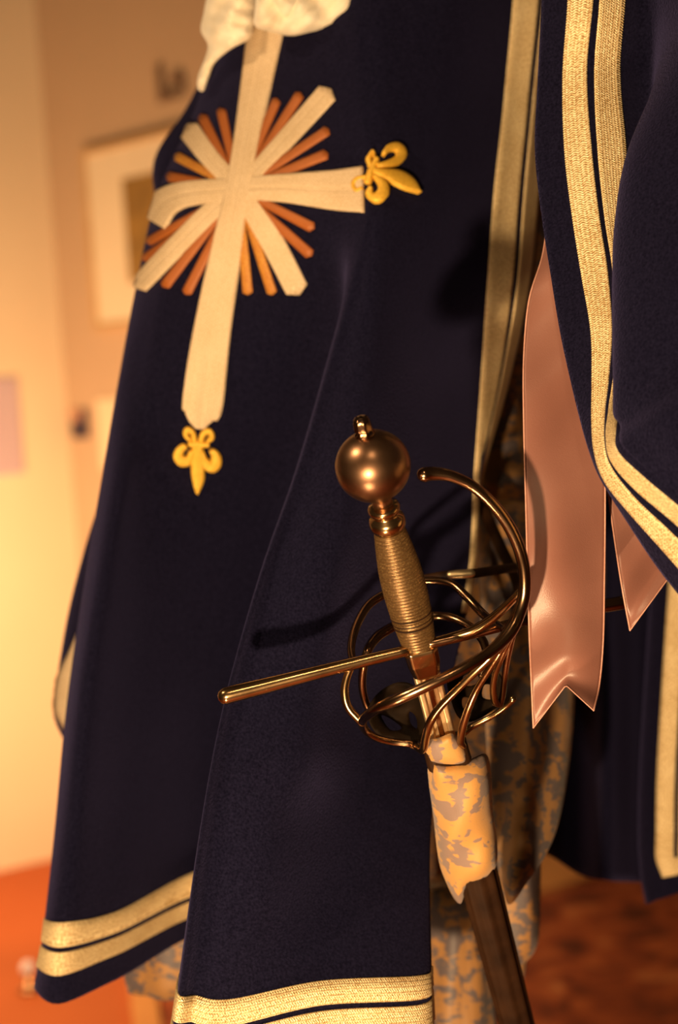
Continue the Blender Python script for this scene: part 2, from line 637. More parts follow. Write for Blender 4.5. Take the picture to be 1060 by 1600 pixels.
Z = Vector((0, 0, 1))
corner = P(104, 630, 4.6)
corner = Vector((corner.x, corner.y, 0))
bdir = Vector((0.66, -0.75, 0)).normalized()           # the picture wall runs towards the right and the viewer
bnrm = Vector((-bdir.y, bdir.x, 0))
if bnrm.dot(EYE - corner) < 0:
    bnrm = -bnrm
ldir = Vector((-0.80, -0.60, 0)).normalized()
lnrm = Vector((-ldir.y, ldir.x, 0))
if lnrm.dot(EYE - corner) < 0:
    lnrm = -lnrm
WH = 3.2
V, Fc = box(Vector((0, 3.0, -0.05)), Vector((5, 0, 0)), Vector((0, 4.5, 0)), Vector((0, 0, 0.05)))
structure(build('floor', V, Fc, 'floor', smooth=False))
c = corner + bdir * 0.36 - bnrm * 0.06 + Z * WH / 2
V, Fc = box(c, bdir * 0.36, bnrm * 0.06, Z * WH / 2)
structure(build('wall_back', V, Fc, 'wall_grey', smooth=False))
c = corner + ldir * 1.5 - lnrm * 0.06 + Z * WH / 2
V, Fc = box(c, ldir * 1.5, lnrm * 0.06, Z * WH / 2)
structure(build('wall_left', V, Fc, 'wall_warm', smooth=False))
V, Fc = box(Vector((1.6, 5.6, WH / 2)), Vector((3.0, 0, 0)), Vector((0, 0.06, 0)), Z * WH / 2)
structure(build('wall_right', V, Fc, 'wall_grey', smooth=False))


def on_wall(px, py, nrm, dr):
    """(distance along the wall, height) of the place on a wall seen at that pixel."""
    r = ray(px, py)
    t = (corner - EYE).dot(nrm) / r.dot(nrm)
    p = EYE + r * t
    return (p - corner).dot(dr), p.z


def wall_box(name, s0, s1, z0, z1, o0, o1, mat, parent, nrm, dr, bev=0.0):
    c = corner + dr * ((s0 + s1) / 2) + nrm * ((o0 + o1) / 2) + Z * ((z0 + z1) / 2)
    sx = (s1 - s0) / 2
    V, Fc = box(c, dr * sx, nrm * ((o1 - o0) / 2), Z * ((z1 - z0) / 2))
    o = build(name, V, Fc, mat, parent, smooth=False)
    if bev:
        bevel_obj(o, bev)
    return o


# framed picture on the picture wall
s0, zt = on_wall(137, 236, bnrm, bdir)
s0b, zb = on_wall(157, 517, bnrm, bdir)
s0 = (s0 + s0b) / 2
a0, at = on_wall(200, 280, bnrm, bdir)
a1, ab = on_wall(210, 442, bnrm, bdir)
a0 = (a0 + a1) / 2
mw = a0 - s0
s1 = a0 + 0.24 + mw
pf = thing('framed_picture', 'pale framed picture with a wide cream mount around an ochre print', 'picture',
           corner + bdir * (s0 + s1) / 2 + Z * zb)
fw = 0.014
wall_box('frame_rail', s0, s1, zt - fw, zt, 0.001, 0.022, 'frame', pf, bnrm, bdir, 0.002)
wall_box('frame_rail', s0, s1, zb, zb + fw, 0.001, 0.022, 'frame', pf, bnrm, bdir, 0.002)
wall_box('frame_stile', s0, s0 + fw, zb + fw, zt - fw, 0.001, 0.022, 'frame', pf, bnrm, bdir, 0.002)
wall_box('frame_stile', s1 - fw, s1, zb + fw, zt - fw, 0.001, 0.022, 'frame', pf, bnrm, bdir, 0.002)
wall_box('mount', s0 + fw, s1 - fw, zb + fw, zt - fw, 0.002, 0.014, 'mat', pf, bnrm, bdir)
wall_box('print', a0, a0 + 0.24, ab, at, 0.0135, 0.0155, 'print', pf, bnrm, bdir)

# raised letters above the picture
l0, lz0 = on_wall(250, 160, bnrm, bdir)
l1, lz1 = on_wall(246, 104, bnrm, bdir)
wl = thing('wall_lettering', 'dark brown raised letters on the wall above the framed picture', 'lettering', corner + bdir * l0 + Z * lz0)
hgt = lz1 - lz0
rotl = Matrix((bdir * -1 if bdir.cross(Z).dot(bnrm) < 0 else bdir, Z, bnrm)).transposed().to_4x4()
for i, (chx, dx) in enumerate((('L', 0.0), ('e', 0.62))):
    cu = bpy.data.curves.new('letter', 'FONT')
    cu.body = chx
    cu.size = hgt / 0.70
    cu.extrude = 0.004
    cu.offset = 0.003
    me_o = bpy.data.objects.new('letter', cu)
    C.objects.link(me_o)
    dg = bpy.context.evaluated_depsgraph_get()
    me = bpy.data.meshes.new_from_object(me_o.evaluated_get(dg))
    bpy.data.objects.remove(me_o)
    me.materials.clear()
    me.materials.append(M['letter'])
    lo = bpy.data.objects.new('letter', me)
    C.objects.link(lo)
    lo.parent = wl
    lo.matrix_local = Matrix.Translation(bdir * (dx * hgt) + bnrm * 0.006) @ rotl

# small navy card, paper sheet, lilac board
q0, qt = on_wall(112, 640, bnrm, bdir)
q1, qb = on_wall(141, 684, bnrm, bdir)
nc = thing('wall_card', 'small navy card with a pink corner on the wall below the picture', 'card', corner + bdir * q0 + Z * qb)
wall_box('card_board', q0, q1, qb, qt, 0.001, 0.006, 'navy_card', nc, bnrm, bdir)
wall_box('card_print', q0, q0 + (q1 - q0) * 0.66, qb + (qt - qb) * 0.62, qt, 0.0055, 0.0075, 'pink_card', nc, bnrm, bdir)
q0, qt = on_wall(153, 624, bnrm, bdir)
q1, qb = on_wall(150, 735, bnrm, bdir)
ps = wall_box('caption_sheet', q0, q0 + 0.2, qb, qt, 0.001, 0.005, 'paper', None, bnrm, bdir)
ps['label'] = 'cream paper sheet on the wall, half hidden behind the navy tabard'
ps['category'] = 'paper'
q0, qt = on_wall(24, 590, lnrm, ldir)
q1, qb = on_wall(28, 740, lnrm, ldir)
lb = wall_box('text_panel', q0, q0 + 0.30, qb, qt, 0.001, 0.008, 'lilac', None, lnrm, ldir)
lb['label'] = 'pale lilac text panel on the bright left wall'
lb['category'] = 'panel'

# rug
random.seed(2)
rug = thing('rug', 'mottled red brown rug with a pale orange border on the floor', 'rug', (0.4, 3.0, 0))
nx, ny = 90, 90
cor = [Vector((-0.10, 0.9, 0)), Vector((1.9, 0.9, 0)), Vector((1.7, 5.15, 0)), Vector((-0.47, 3.5, 0))]
V = []
for j in range(ny + 1):
    for i in range(nx + 1):
        u, v = i / nx, j / ny
        p = (cor[0] * (1 - u) + cor[1] * u) * (1 - v) + (cor[3] * (1 - u) + cor[2] * u) * v
        h = 0.009 + 0.003 * math.sin(u * 23 + 3 * math.sin(v * 9)) * math.sin(v * 27 + 2 * math.sin(u * 11))
        V.append(p + Z * h)
Fc = [(j * (nx + 1) + i, j * (nx + 1) + i + 1, (j + 1) * (nx + 1) + i + 1, (j + 1) * (nx + 1) + i) for j in range(ny) for i in range(nx)]
b0 = len(V)
rimi = [i for i in range(nx + 1)] + [j * (nx + 1) + nx for j in range(1, ny + 1)] + [ny * (nx + 1) + i for i in range(nx - 1, -1, -1)] + [j * (nx + 1) for j in range(ny - 1, 0, -1)]
for k in rimi:
    V.append(Vector((V[k].x, V[k].y, 0.0005)))
for k in range(len(rimi)):
    a, b = rimi[k], rimi[(k + 1) % len(rimi)]
    Fc.append((b, a, b0 + k, b0 + (k + 1) % len(rimi)))
build('pile', V, Fc, 'rug', rug)


def border(p, q, w, inward):
    d = (q - p).normalized()
    c = (p + q) / 2 + inward * (w / 2) + Z * 0.012
    V, Fc = box(c, d * ((q - p).length / 2), inward * (w / 2), Z * 0.011)
    bevel_obj(build('border', V, Fc, 'rug_edge', rug, smooth=False), 0.004)


dl = (cor[3] - cor[0]).normalized()
border(cor[0], cor[3], 0.05, Vector((dl.y, -dl.x, 0)))
df = (cor[2] - cor[3]).normalized()
border(cor[3], cor[2], 0.22, Vector((df.y, -df.x, 0)))
dr_ = (cor[2] - cor[1]).normalized()
border(cor[1], cor[2], 0.05, Vector((-dr_.y, dr_.x, 0)))

# made-up knob on the floor, its pale ball standing in for a blurred glint
kp = P(44, 1513, 3.4)
kp = EYE + (kp - EYE) * ((CAMZ - 0.045) / (CAMZ - kp.z))
kn = thing('glint_knob', 'made-up pale knob standing in for a glint on the orange floor left of the tabard hem', 'knob', (kp.x, kp.y, 0))
V, Fc = lathe(Vector((kp.x, kp.y, 0)), Z, [(0.0005, 0.022), (0.004, 0.022), (0.008, 0.016), (0.012, 0.008), (0.032, 0.006)], 24)
build('base', V, Fc, 'bronze', kn)
V, Fc = lathe(Vector((kp.x, kp.y, 0.045)), Z, [(-0.0145 * math.cos(t), max(0.0145 * math.sin(t), 1e-4)) for t in np.linspace(0, PI, 16)], 24)
build('ball', V, Fc, 'glint_ball', kn)

# ------------------------------------------------------------------ the tabard
tab = thing('tabard', 'navy wool musketeer tabard with gold braid and a large cream cross on its chest', 'tabard', (0.0, 1.5, 0.0))


def R(y, *cols):
    out = []
    for q in cols:
        if len(q) == 2:
            out.append((q[0], y, q[1]))
        else:
            out.append(q)
    return out


# columns: 0 turned-back left, 1 left silhouette, 2 near left, 3 mid left, 4 valley, 5 ridge silhouette, 6 ridge turn, 7 ridge face,
#          8 mid right, 9 braid left, 10 braid right, 11 second braid left, 12 second braid right, 13 edge
front_rows = [
    R(-235, (430, 1.62), (430, 1.57), (455, 1.535), (490, 1.505), (530, 1.485), (560, 1.478), (585, 1.474), (620, 1.47), (700, 1.465), (770, 1.475), (800, 1.48), (806, 1.485), (825, 1.50), (830, 1.51)),
    R(-80, (372, 1.52), (360, 1.47), (392, 1.425), (440, 1.40), (500, 1.365), (545, 1.345), (570, 1.338), (610, 1.335), (710, 1.345), (804, 1.39), (843, 1.40), (851, 1.405), (875, 1.43), (880, 1.44)),
    R(140, (328, 1.50), (315, 1.45), (340, 1.41), (385, 1.38), (475, 1.345), (545, 1.322), (572, 1.316), (610, 1.315), (700, 1.335), (789, 1.38), (827, 1.39), (834, 1.395), (852, 1.42), (856, 1.43)),
    R(300, (262, 1.47), (247, 1.43), (275, 1.39), (330, 1.36), (455, 1.32), (562, 1.288), (583, 1.283), (612, 1.285), (690, 1.31), (772, 1.36), (812, 1.375), (819, 1.38), (842, 1.41), (846, 1.42)),
    R(450, (228, 1.45), (212, 1.415), (240, 1.38), (295, 1.36), (515, 1.312), (540, 1.272), (560, 1.264), (595, 1.262), (680, 1.30), (761, 1.345), (800, 1.36), (807, 1.365), (826, 1.40), (830, 1.41)),
    R(600, (203, 1.43), (184, 1.40), (212, 1.375), (275, 1.36), (515, 1.345), (501, 1.252), (525, 1.240), (585, 1.238), (662, 1.302), (751, 1.365), (778, 1.372), (782, 1.376), (794, 1.395), (797, 1.40)),
    R(740, (180, 1.41), (160, 1.385), (190, 1.350), (255, 1.372), (476, 1.385), (460, 1.228), (485, 1.214), (565, 1.210), (645, 1.290), (741, 1.364), (748, 1.372), (751, 1.376), (755, 1.39), (756, 1.395)),
    R(900, (153, 1.395), (133, 1.37), (165, 1.330), (240, 1.378), (428, 1.415), (405, 1.200), (430, 1.185), (530, 1.183), (612, 1.268), (731, 1.350), (733, 1.36), (733, 1.364), (728, 1.38), (726, 1.385)),
    R(1100, (124, 1.37), (104, 1.35), (138, 1.312), (225, 1.374), (384, 1.435), (350, 1.180), (375, 1.165), (488, 1.166), (572, 1.240), (690, 1.318), (694, 1.325), (692, 1.33), (684, 1.345), (680, 1.35)),
    R(1300, (102, 1.35), (85, 1.335), (120, 1.31), (205, 1.360), (350, 1.440), (312, 1.160), (340, 1.145), (440, 1.143), (540, 1.192), (660, 1.230), (672, 1.245), (671, 1.25), (664, 1.265), (660, 1.27)),
    R(0, (86, 1428, 1.34), (70, 1436, 1.318), (101, 1441, 1.298), (182, 1424, 1.333), (328, 1362, 1.415), (278, 1538, 1.150), (308, 1555, 1.135), (360, 1561, 1.130), (500, 1533, 1.145), (655, 1525, 1.163), (674, 1511, 1.190), (672, 1508, 1.20), (665, 1504, 1.22), (660, 1502, 1.23)),
    R(0, (83, 1464, 1.338), (66, 1470, 1.315), (98, 1480, 1.295), (178, 1458, 1.332), (328, 1400, 1.415), (272, 1578, 1.148), (302, 1597, 1.133), (356, 1604, 1.128), (500, 1571, 1.143), (655, 1562, 1.161), (675, 1541, 1.188), (673, 1538, 1.20), (666, 1534, 1.22), (661, 1532, 1.23)),
    R(0, (82, 1472, 1.338), (65, 1478, 1.315), (97, 1488, 1.295), (177, 1466, 1.332), (328, 1408, 1.415), (271, 1587, 1.148), (301, 1606, 1.133), (355, 1613, 1.128), (500, 1580, 1.143), (655, 1570, 1.161), (675, 1549, 1.188), (673, 1546, 1.20), (666, 1542, 1.22), (661, 1540, 1.23)),
    R(0, (76, 1504, 1.336), (59, 1510, 1.313), (94, 1524, 1.293), (178, 1493, 1.331), (328, 1434, 1.415), (263, 1634, 1.146), (294, 1654, 1.131), (350, 1661, 1.126), (500, 1627, 1.141), (656, 1614, 1.159), (677, 1594, 1.186), (675, 1590, 1.20), (667, 1586, 1.22), (662, 1584, 1.23)),
    R(0, (70, 1538, 1.335), (54, 1546, 1.312), (92, 1569, 1.292), (182, 1531, 1.330), (328, 1464, 1.415), (257, 1684, 1.145), (288, 1706, 1.130), (345, 1714, 1.125), (500, 1678, 1.140), (657, 1664, 1.158), (679, 1644, 1.185), (677, 1640, 1.20), (668, 1636, 1.22), (663, 1634, 1.23)),
]
def dents(x, y):
    g = lambda cx, cy, sx, sy: math.exp(-((x - cx) / sx) ** 2 - ((y - cy) / sy) ** 2)
    return -0.010 * g(500, 1185, 55, 45) + 0.008 * g(462, 1285, 40, 38) - 0.006 * g(620, 1240, 50, 120) \
        + 0.0016 * math.sin(x * 0.031 + y * 0.012) * math.sin(y * 0.017 - x * 0.008)


FS = Surf(front_rows, dents)
FS.face_camera(7, 7)
V, Fc = FS.mesh(6, 6)
front = build('front_panel', V, Fc, 'wool', tab, solid=0.0025)
fbvh = BVHTree.FromPolygons([tuple(v) for v in V], Fc)


def sewn(name, S, mat, parent, *a, **k):
    V, Fc, UV = S.strip(*a, **k)
    return build(name, V, Fc, mat, parent, uvs=UV)


sewn('hem_braid', FS, 'braid', front, 0.15, 13, 10, 11, 150, 7)
sewn('hem_braid', FS, 'braid', front, 0.15, 13, 12, 13, 150, 7)
sewn('side_braid', FS, 'braid', front, 9.0, 10.0, 0, 7.3, 7, 130, along='v')
sewn('side_braid', FS, 'braid', front, 11.0, 12.0, 0, 7.3, 7, 130, along='v')


def applique(name, pts, mat, n, m, off, th, **k):
    V, Fc, UV = stroke_on(fbvh, pts, n, m, off, th, **k)
    return build(name, V, Fc, mat, front, uvs=UV)


cx, cy = 374, 297
for ex, ey, w in ((433, 158, 13), (469, 149, 14), (512, 205, 14), (510, 242, 15), (347, 174, 14), (318, 184, 15), (279, 246, 15), (266, 277, 15),
                  (234, 378, 13), (227, 405, 12), (259, 446, 15), (293, 457, 15), (388, 457, 15), (426, 457, 15), (488, 355, 16), (485, 397, 16)):
    mx, my = cx + (ex - cx) * 0.25, cy + (ey - cy) * 0.25
    applique('ray', [(mx, my, w * 0.7), ((mx + ex) / 2, (my + ey) / 2, w * 0.9), (ex, ey, w)], 'amber' if (ex, ey) in ((388, 457), (426, 457), (279, 246)) else 'orange', 16, 5, 0.0002, 0.0012, tip1=True)
for pts in ([(380, 292, 22), (445, 222, 27), (513, 146, 31)], [(372, 292, 26), (330, 248, 30), (297, 204, 33)],
            [(370, 300, 26), (330, 333, 30), (275, 388, 30), (219, 446, 27)], [(380, 305, 28), (425, 375, 35), (465, 452, 35)]):
    applique('diagonal_arm', pts, 'cream', 30, 17, 0.0008, 0.0012, groove=0.0005, tip1=True)
applique('cross_arm', [(240, 346, 48), (254, 324, 45), (272, 311, 41), (302, 303, 37), (375, 297, 36), (440, 295, 42), (520, 298, 60), (569, 297, 71)], 'cream', 60, 17, 0.0012, 0.0012, groove=0.0006)
applique('cross_upright', [(422, 20, 56), (415, 60, 52), (398, 160, 42), (380, 262, 36), (371, 310, 36), (356, 390, 46), (334, 510, 56), (317, 630, 62), (313, 652, 42), (312, 668, 14)], 'cream', 100, 17, 0.0016, 0.0012, groove=0.0006)


def fleur(strokes, label):
    """One gold fleur-de-lis: petals and curls welded as one embroidered piece."""
    V, Fc, UV = [], [], []
    for k, s in enumerate(strokes):
        a, b, c = stroke_on(fbvh, s, 22, 7, 0.0020 + 0.0002 * k, 0.0008, crown=0.0009)
        base = len(V)
        V += a
        UV += c
        Fc += [tuple(i + base for i in f) for f in b]
    o = build('fleur_de_lis', V, Fc, 'yellow', front, uvs=UV)
    o['label'] = label


fleur([[(576, 278, 5), (561, 281, 6), (555, 290, 7), (560, 299, 6), (569, 295, 4)],
       [(580, 263, 7), (578, 250, 7), (583, 240, 6), (586, 242, 4), (585, 248, 3)],
       [(590, 262, 6), (603, 259, 9), (619, 253, 14), (626, 242, 16), (619, 232, 13), (606, 234, 10), (598, 245, 5)],
       [(586, 277, 7), (597, 290, 13), (598, 304, 16), (589, 312, 15), (580, 306, 11), (581, 295, 5)],
       [(578, 268, 9), (595, 273, 12), (619, 280, 22), (638, 290, 20), (654, 303, 3)],
       [(590, 250, 7), (583, 268, 9), (576, 290, 7)]], 'gold fleur-de-lis at the side arm of the cross')
fleur([[(313, 689, 8), (318, 676, 8), (327, 673, 9), (331, 681, 8), (327, 686, 7), (322, 687, 4)],
       [(304, 689, 8), (301, 675, 8), (293, 671, 9), (290, 677, 8), (294, 684, 6), (298, 685, 4)],
       [(313, 703, 10), (318, 719, 14), (328, 728, 17), (336, 724, 17), (337, 712, 15), (332, 705, 10), (327, 706, 5)],
       [(300, 703, 9), (295, 717, 13), (284, 719, 18), (278, 712, 15), (281, 703, 12), (287, 697, 9), (290, 700, 5)],
       [(308, 688, 14), (308, 705, 18), (308, 726, 20), (309, 745, 19), (308, 760, 11), (307, 771, 2)],
       [(294, 692, 7), (310, 693, 9), (326, 693, 7)]], 'gold fleur-de-lis below the cross')

# near sleeve panel: k0 edge, k1-k2 first braid, k3-k4 second braid, k5 valley, k6 bulge silhouette, k7 face, k8 beyond the frame


def S9(ds, *pts):
    return [(x, y, d) for (x, y), d in zip(pts, ds)]


sleeve_rows = [
    S9((1.36, 1.355, 1.35, 1.35, 1.35, 1.35, 1.32, 1.31, 1.31), (800, -235), (838, -240), (872, -242), (880, -242), (915, -245), (945, -250), (1010, -250), (1060, -255), (1140, -255)),
    S9((1.17, 1.16, 1.155, 1.155, 1.16, 1.165, 1.10, 1.07, 1.06), (845, -70), (887, -70), (927, -70), (936, -70), (975, -70), (1010, -80), (1110, -60), (1170, -80), (1270, -100)),
    S9((1.155, 1.145, 1.14, 1.14, 1.145, 1.15, 1.085, 1.055, 1.04), (841, 110), (880, 120), (918, 110), (929, 108), (969, 108), (1020, 100), (1038, 110), (1100, 90), (1230, 60)),
    S9((1.14, 1.13, 1.125, 1.125, 1.13, 1.135, 1.07, 1.04, 1.02), (836, 233), (883, 240), (925, 228), (934, 235), (978, 225), (1014, 215), (980, 240), (1060, 215), (1230, 180)),
    S9((1.125, 1.115, 1.11, 1.11, 1.115, 1.12, 1.06, 1.03, 1.01), (847, 340), (895, 341), (937, 335), (945, 341), (983, 330), (1010, 325), (961, 345), (1040, 320), (1230, 290)),
    S9((1.11, 1.10, 1.095, 1.095, 1.10, 1.105, 1.05, 1.02, 1.00), (860, 425), (909, 430), (950, 420), (957, 420), (993, 412), (1012, 405), (957, 430), (1040, 405), (1230, 370)),
    S9((1.09, 1.08, 1.075, 1.075, 1.085, 1.09, 1.04, 1.01, 0.99), (876, 522), (924, 520), (957, 512), (964, 510), (996, 500), (1012, 495), (957, 520), (1040, 490), (1230, 440)),
    S9((1.075, 1.065, 1.06, 1.06, 1.07, 1.075, 1.03, 1.005, 0.985), (893, 600), (926, 600), (952, 592), (958, 590), (984, 582), (1005, 575), (958, 600), (1040, 560), (1230, 490)),
    S9((1.065, 1.055, 1.05, 1.05, 1.055, 1.06, 1.028, 1.00, 0.98), (905, 650), (926, 652), (946, 643), (951, 640), (972, 630), (985, 622), (960, 648), (1040, 600), (1230, 520)),
    S9((1.055, 1.047, 1.038, 1.036, 1.030, 1.030, 1.018, 0.995, 0.98), (919, 700), (930, 704), (945, 690), (949, 686), (963, 674), (971, 668), (977, 662), (1050, 615), (1230, 540)),
    S9((1.048, 1.040, 1.030, 1.028, 1.016, 1.013, 1.008, 0.985, 0.975), (938, 748), (945, 749), (955, 728), (958, 722), (967, 706), (974, 698), (982, 690), (1060, 635), (1230, 560)),
    S9((1.04, 1.030, 1.018, 1.016, 1.002, 0.999, 0.995, 0.975, 0.97), (977, 811), (981, 796), (993, 778), (996, 766), (1010, 748), (1018, 740), (1028, 730), (1085, 680), (1240, 590)),
    S9((1.03, 1.018, 1.004, 1.002, 0.986, 0.983, 0.98, 0.965, 0.96), (1041, 905), (1052, 876), (1066, 848), (1070, 830), (1078, 806), (1086, 796), (1095, 786), (1140, 740), (1250, 650)),
    S9((1.02, 1.006, 0.99, 0.988, 0.97, 0.967, 0.965, 0.95, 0.945), (1140, 1020), (1150, 990), (1165, 955), (1170, 935), (1180, 905), (1188, 892), (1195, 882), (1230, 840), (1290, 760)),
]
SS = Surf(sleeve_rows)
SS.face_camera(0.5, 4)
V, Fc = SS.mesh(6, 6)
sleeve = build('sleeve_panel', V, Fc, 'wool', tab, solid=0.0025)
sewn('border_braid', SS, 'braid', sleeve, 1, 2, 0, 13, 7, 165, along='v')
sewn('border_braid', SS, 'braid', sleeve, 3, 4, 0, 13, 7, 165, along='v')

# far sleeve panel, peeping out left of the front panel
fs = []
for y, x, dd in ((90, 330, 1.60), (170, 290, 1.58), (230, 249, 1.56), (272, 238, 1.55), (325, 243, 1.55), (420, 232, 1.56), (600, 196, 1.56), (740, 168, 1.55),
                 (850, 134, 1.54), (950, 108, 1.53), (1040, 92, 1.52), (1085, 86, 1.52), (1120, 84, 1.52), (1165, 104, 1.52), (1230, 140, 1.52)):
    fs.append([(x + 26, y, dd + 0.04), (x, y, dd), (x + 40, y, dd - 0.03), (x + 100, y, dd - 0.02), (x + 190, y, dd + 0.02)])
FA = Surf(fs)
FA.face_camera(2.5, 5)
V, Fc = FA.mesh(5, 5)
far_sleeve = build('sleeve_panel', V, Fc, 'wool', tab, solid=0.0025)
abvh = BVHTree.FromPolygons([tuple(v) for v in V], Fc)
V, Fc, UV = stroke_on(abvh, [(130, 975, 4), (121, 1020, 22), (111, 1065, 44), (108, 1100, 48), (117, 1130, 36), (130, 1154, 24)], 30, 6, 0.0004, 0.0012)
build('border_braid', V, Fc, 'cream', far_sleeve, uvs=UV)

# back panel and the rear corner piece
bp = []
for y, wv in ((60, 0), (300, 0.1), (600, 0.3), (850, 0.6), (1100, 0.9), (1250, 1.0)):
    bp.append([(820 - 60 * wv, y, 1.72), (860, y, 1.62), (905, y, 1.58 + 0.02 * wv), (950, y, 1.56 - 0.02 * wv), (1000, y, 1.60), (1060, y, 1.60)])
bp.append([(760, 1305, 1.74), (850, 1333, 1.63), (905, 1366, 1.59), (950, 1376, 1.55), (1000, 1378, 1.60), (1060, 1378, 1.60)])
BP = Surf(bp)
BP.face_camera(2.5, 3)
V, Fc = BP.mesh(8, 6)
back = build('back_panel', V, Fc, 'wool', tab, solid=0.0025)
rp = []
for y, x in ((60, 1050), (300, 1045), (600, 1035), (850, 1022), (1000, 1012), (1200, 1000), (1300, 998)):
    rp.append([(x + 10, y, 1.55), (x, y, 1.52), (x + 28, y, 1.50), (x + 56, y, 1.495), (x + 63, y, 1.495), (x + 92, y, 1.50), (x + 180, y, 1.54)])
rp.append([(1010, 1340, 1.55), (999, 1342, 1.52), (1026, 1341, 1.50), (1054, 1339, 1.495), (1061, 1338, 1.495), (1090, 1336, 1.50), (1180, 1325, 1.54)])
rp.append([(1014, 1378, 1.55), (1003, 1376, 1.52), (1036, 1371, 1.50), (1062, 1366, 1.495), (1069, 1364, 1.495), (1096, 1362, 1.50), (1185, 1352, 1.54)])
rp.append([(1020, 1408, 1.55), (1010, 1412, 1.52), (1040, 1402, 1.50), (1064, 1394, 1.495), (1070, 1392, 1.495), (1098, 1386, 1.50), (1188, 1378, 1.54)])
RP = Surf(rp)
RP.face_camera(2.5, 3)
V, Fc = RP.mesh(6, 6)
rear = build('rear_corner_panel', V, Fc, 'wool', tab, solid=0.0025)
sewn('border_braid', RP, 'braid', rear, 2, 3, 0, 8, 6, 60, along='v')
sewn('border_braid', RP, 'braid', rear, 4, 5, 0, 8, 6, 60, along='v')
sewn('hem_braid', RP, 'braid', rear, 3, 6, 7.05, 8, 30, 5)

# ------------------------------------------------------------------ jabot
jab = thing('jabot', 'cream ruffled lace jabot spilling over the top of the navy tabard', 'collar', P(450, 60, 1.37))
fl = lambda x, y: 0.0035 * math.sin(0.12 * x + 0.10 * y) + 0.0025 * math.sin(0.26 * y - 0.10 * x + 1.2)
V, Fc = pillow([(330, -20), (318, 22), (314, 48), (325, 70), (320, 92), (310, 118), (309, 138), (318, 142), (326, 122), (336, 98), (362, 76), (390, 60), (398, 36), (402, 0), (430, -60), (380, -110)],
               lambda x, y: 1.375 + 0.05 * max(0, (360 - x) / 60), 0.016, 26, 7, fl)
build('ruffle', V, Fc, 'lace', jab)
fl2 = lambda x, y: 0.003 * math.sin(0.085 * x - 0.06 * y) + 0.002 * math.sin(0.2 * x + 0.17 * y)
V, Fc = pillow([(398, 20), (400, 42), (425, 50), (455, 56), (490, 49), (530, 40), (560, 27), (582, 12), (590, -8), (585, -40), (540, -90), (450, -100), (410, -40)],
               lambda x, y: 1.345, 0.016, 26, 7, fl2)
build('ruffle', V, Fc, 'lace', jab)
V, Fc = pillow([(415, -20), (432, 10), (446, 26), (462, 12), (470, -20), (455, -60), (430, -60)], lambda x, y: 1.33, 0.010, 20, 7, fl)
build('ruffle', V, Fc, 'lace', jab)

V, Fc = loft([(P(563, -150 - 40 * k, 1.555), Vector((0.088 - 0.012 * k, 0, 0)), Vector((0, 0.082 - 0.012 * k, 0))) for k in (0, 0.6, 1.2, 1.8)], 36)
build('neck_band', V, Fc, 'lace', jab)

# ------------------------------------------------------------------ doublet, breeches, hose, boots
dou = thing('doublet', 'blue and gold brocade doublet under the tabard behind the rapier', 'doublet', (0.05, 1.6, 0.0))


def ell(px, py, d, hw, hd):
    return (P(px, py, d), Vector((hw, 0, 0)), Vector((0, hd, 0)))


V, Fc = loft([ell(560, -260, 1.56, 0.055, 0.055), ell(565, -170, 1.56, 0.07, 0.06), ell(580, -60, 1.57, 0.13, 0.09), ell(600, 150, 1.59, 0.15, 0.11), ell(620, 400, 1.59, 0.15, 0.125),
              ell(650, 620, 1.59, 0.145, 0.135), ell(660, 735, 1.59, 0.150, 0.140), ell(665, 748, 1.59, 0.157, 0.147), ell(666, 760, 1.59, 0.150, 0.140), ell(668, 900, 1.59, 0.155, 0.145), ell(670, 1050, 1.59, 0.15, 0.14)], 48)
build('body', V, Fc, 'brocade_shaded', dou)
fold3 = lambda x, y: 0.006 * math.sin(x * 0.085 + y * 0.006)
V, Fc = pillow([(752, 800), (835, 790), (890, 860), (899, 1000), (897, 1120), (887, 1215), (872, 1290), (852, 1338), (826, 1376), (800, 1412), (788, 1396), (772, 1300), (760, 1150), (752, 960)],
               lambda x, y: 1.42 - 0.13 * min(1, max(0, (y - 800) / 600)) + (x - 820) ** 2 * 7e-6, 0.006, 24, 10, fold3)
build('skirt_tab', V, Fc, 'brocade_shaded', dou)
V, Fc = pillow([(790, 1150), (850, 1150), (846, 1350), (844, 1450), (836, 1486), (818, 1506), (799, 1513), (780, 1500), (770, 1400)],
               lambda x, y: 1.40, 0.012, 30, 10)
build('skirt_tab', V, Fc, 'brocade_shaded', dou)

bre = thing('breeches', 'blue and gold brocade breeches hanging below the tabard hem', 'breeches', (0.0, 1.5, 0.0))


def leg(px, hw, y1):
    secs = []
    for k, (y, f) in enumerate(((950, 0.9), (1100, 1.0), (1300, 1.05), (1400, 1.0), (1470, 0.95), (1505, 0.92), (1530, 0.86))):
        secs.append(ell(px, y, 1.52, hw * f, hw * f * 0.95))
    V, Fc = loft(secs, 40)
    for i, v in enumerate(V):
        a = (i % 40) / 40 * 2 * PI
        v += (v - secs[i // 40][0]).normalized() * 0.003 * math.sin(9 * a)
    return build('breeches_leg', V, Fc, 'brocade_shaded', bre)


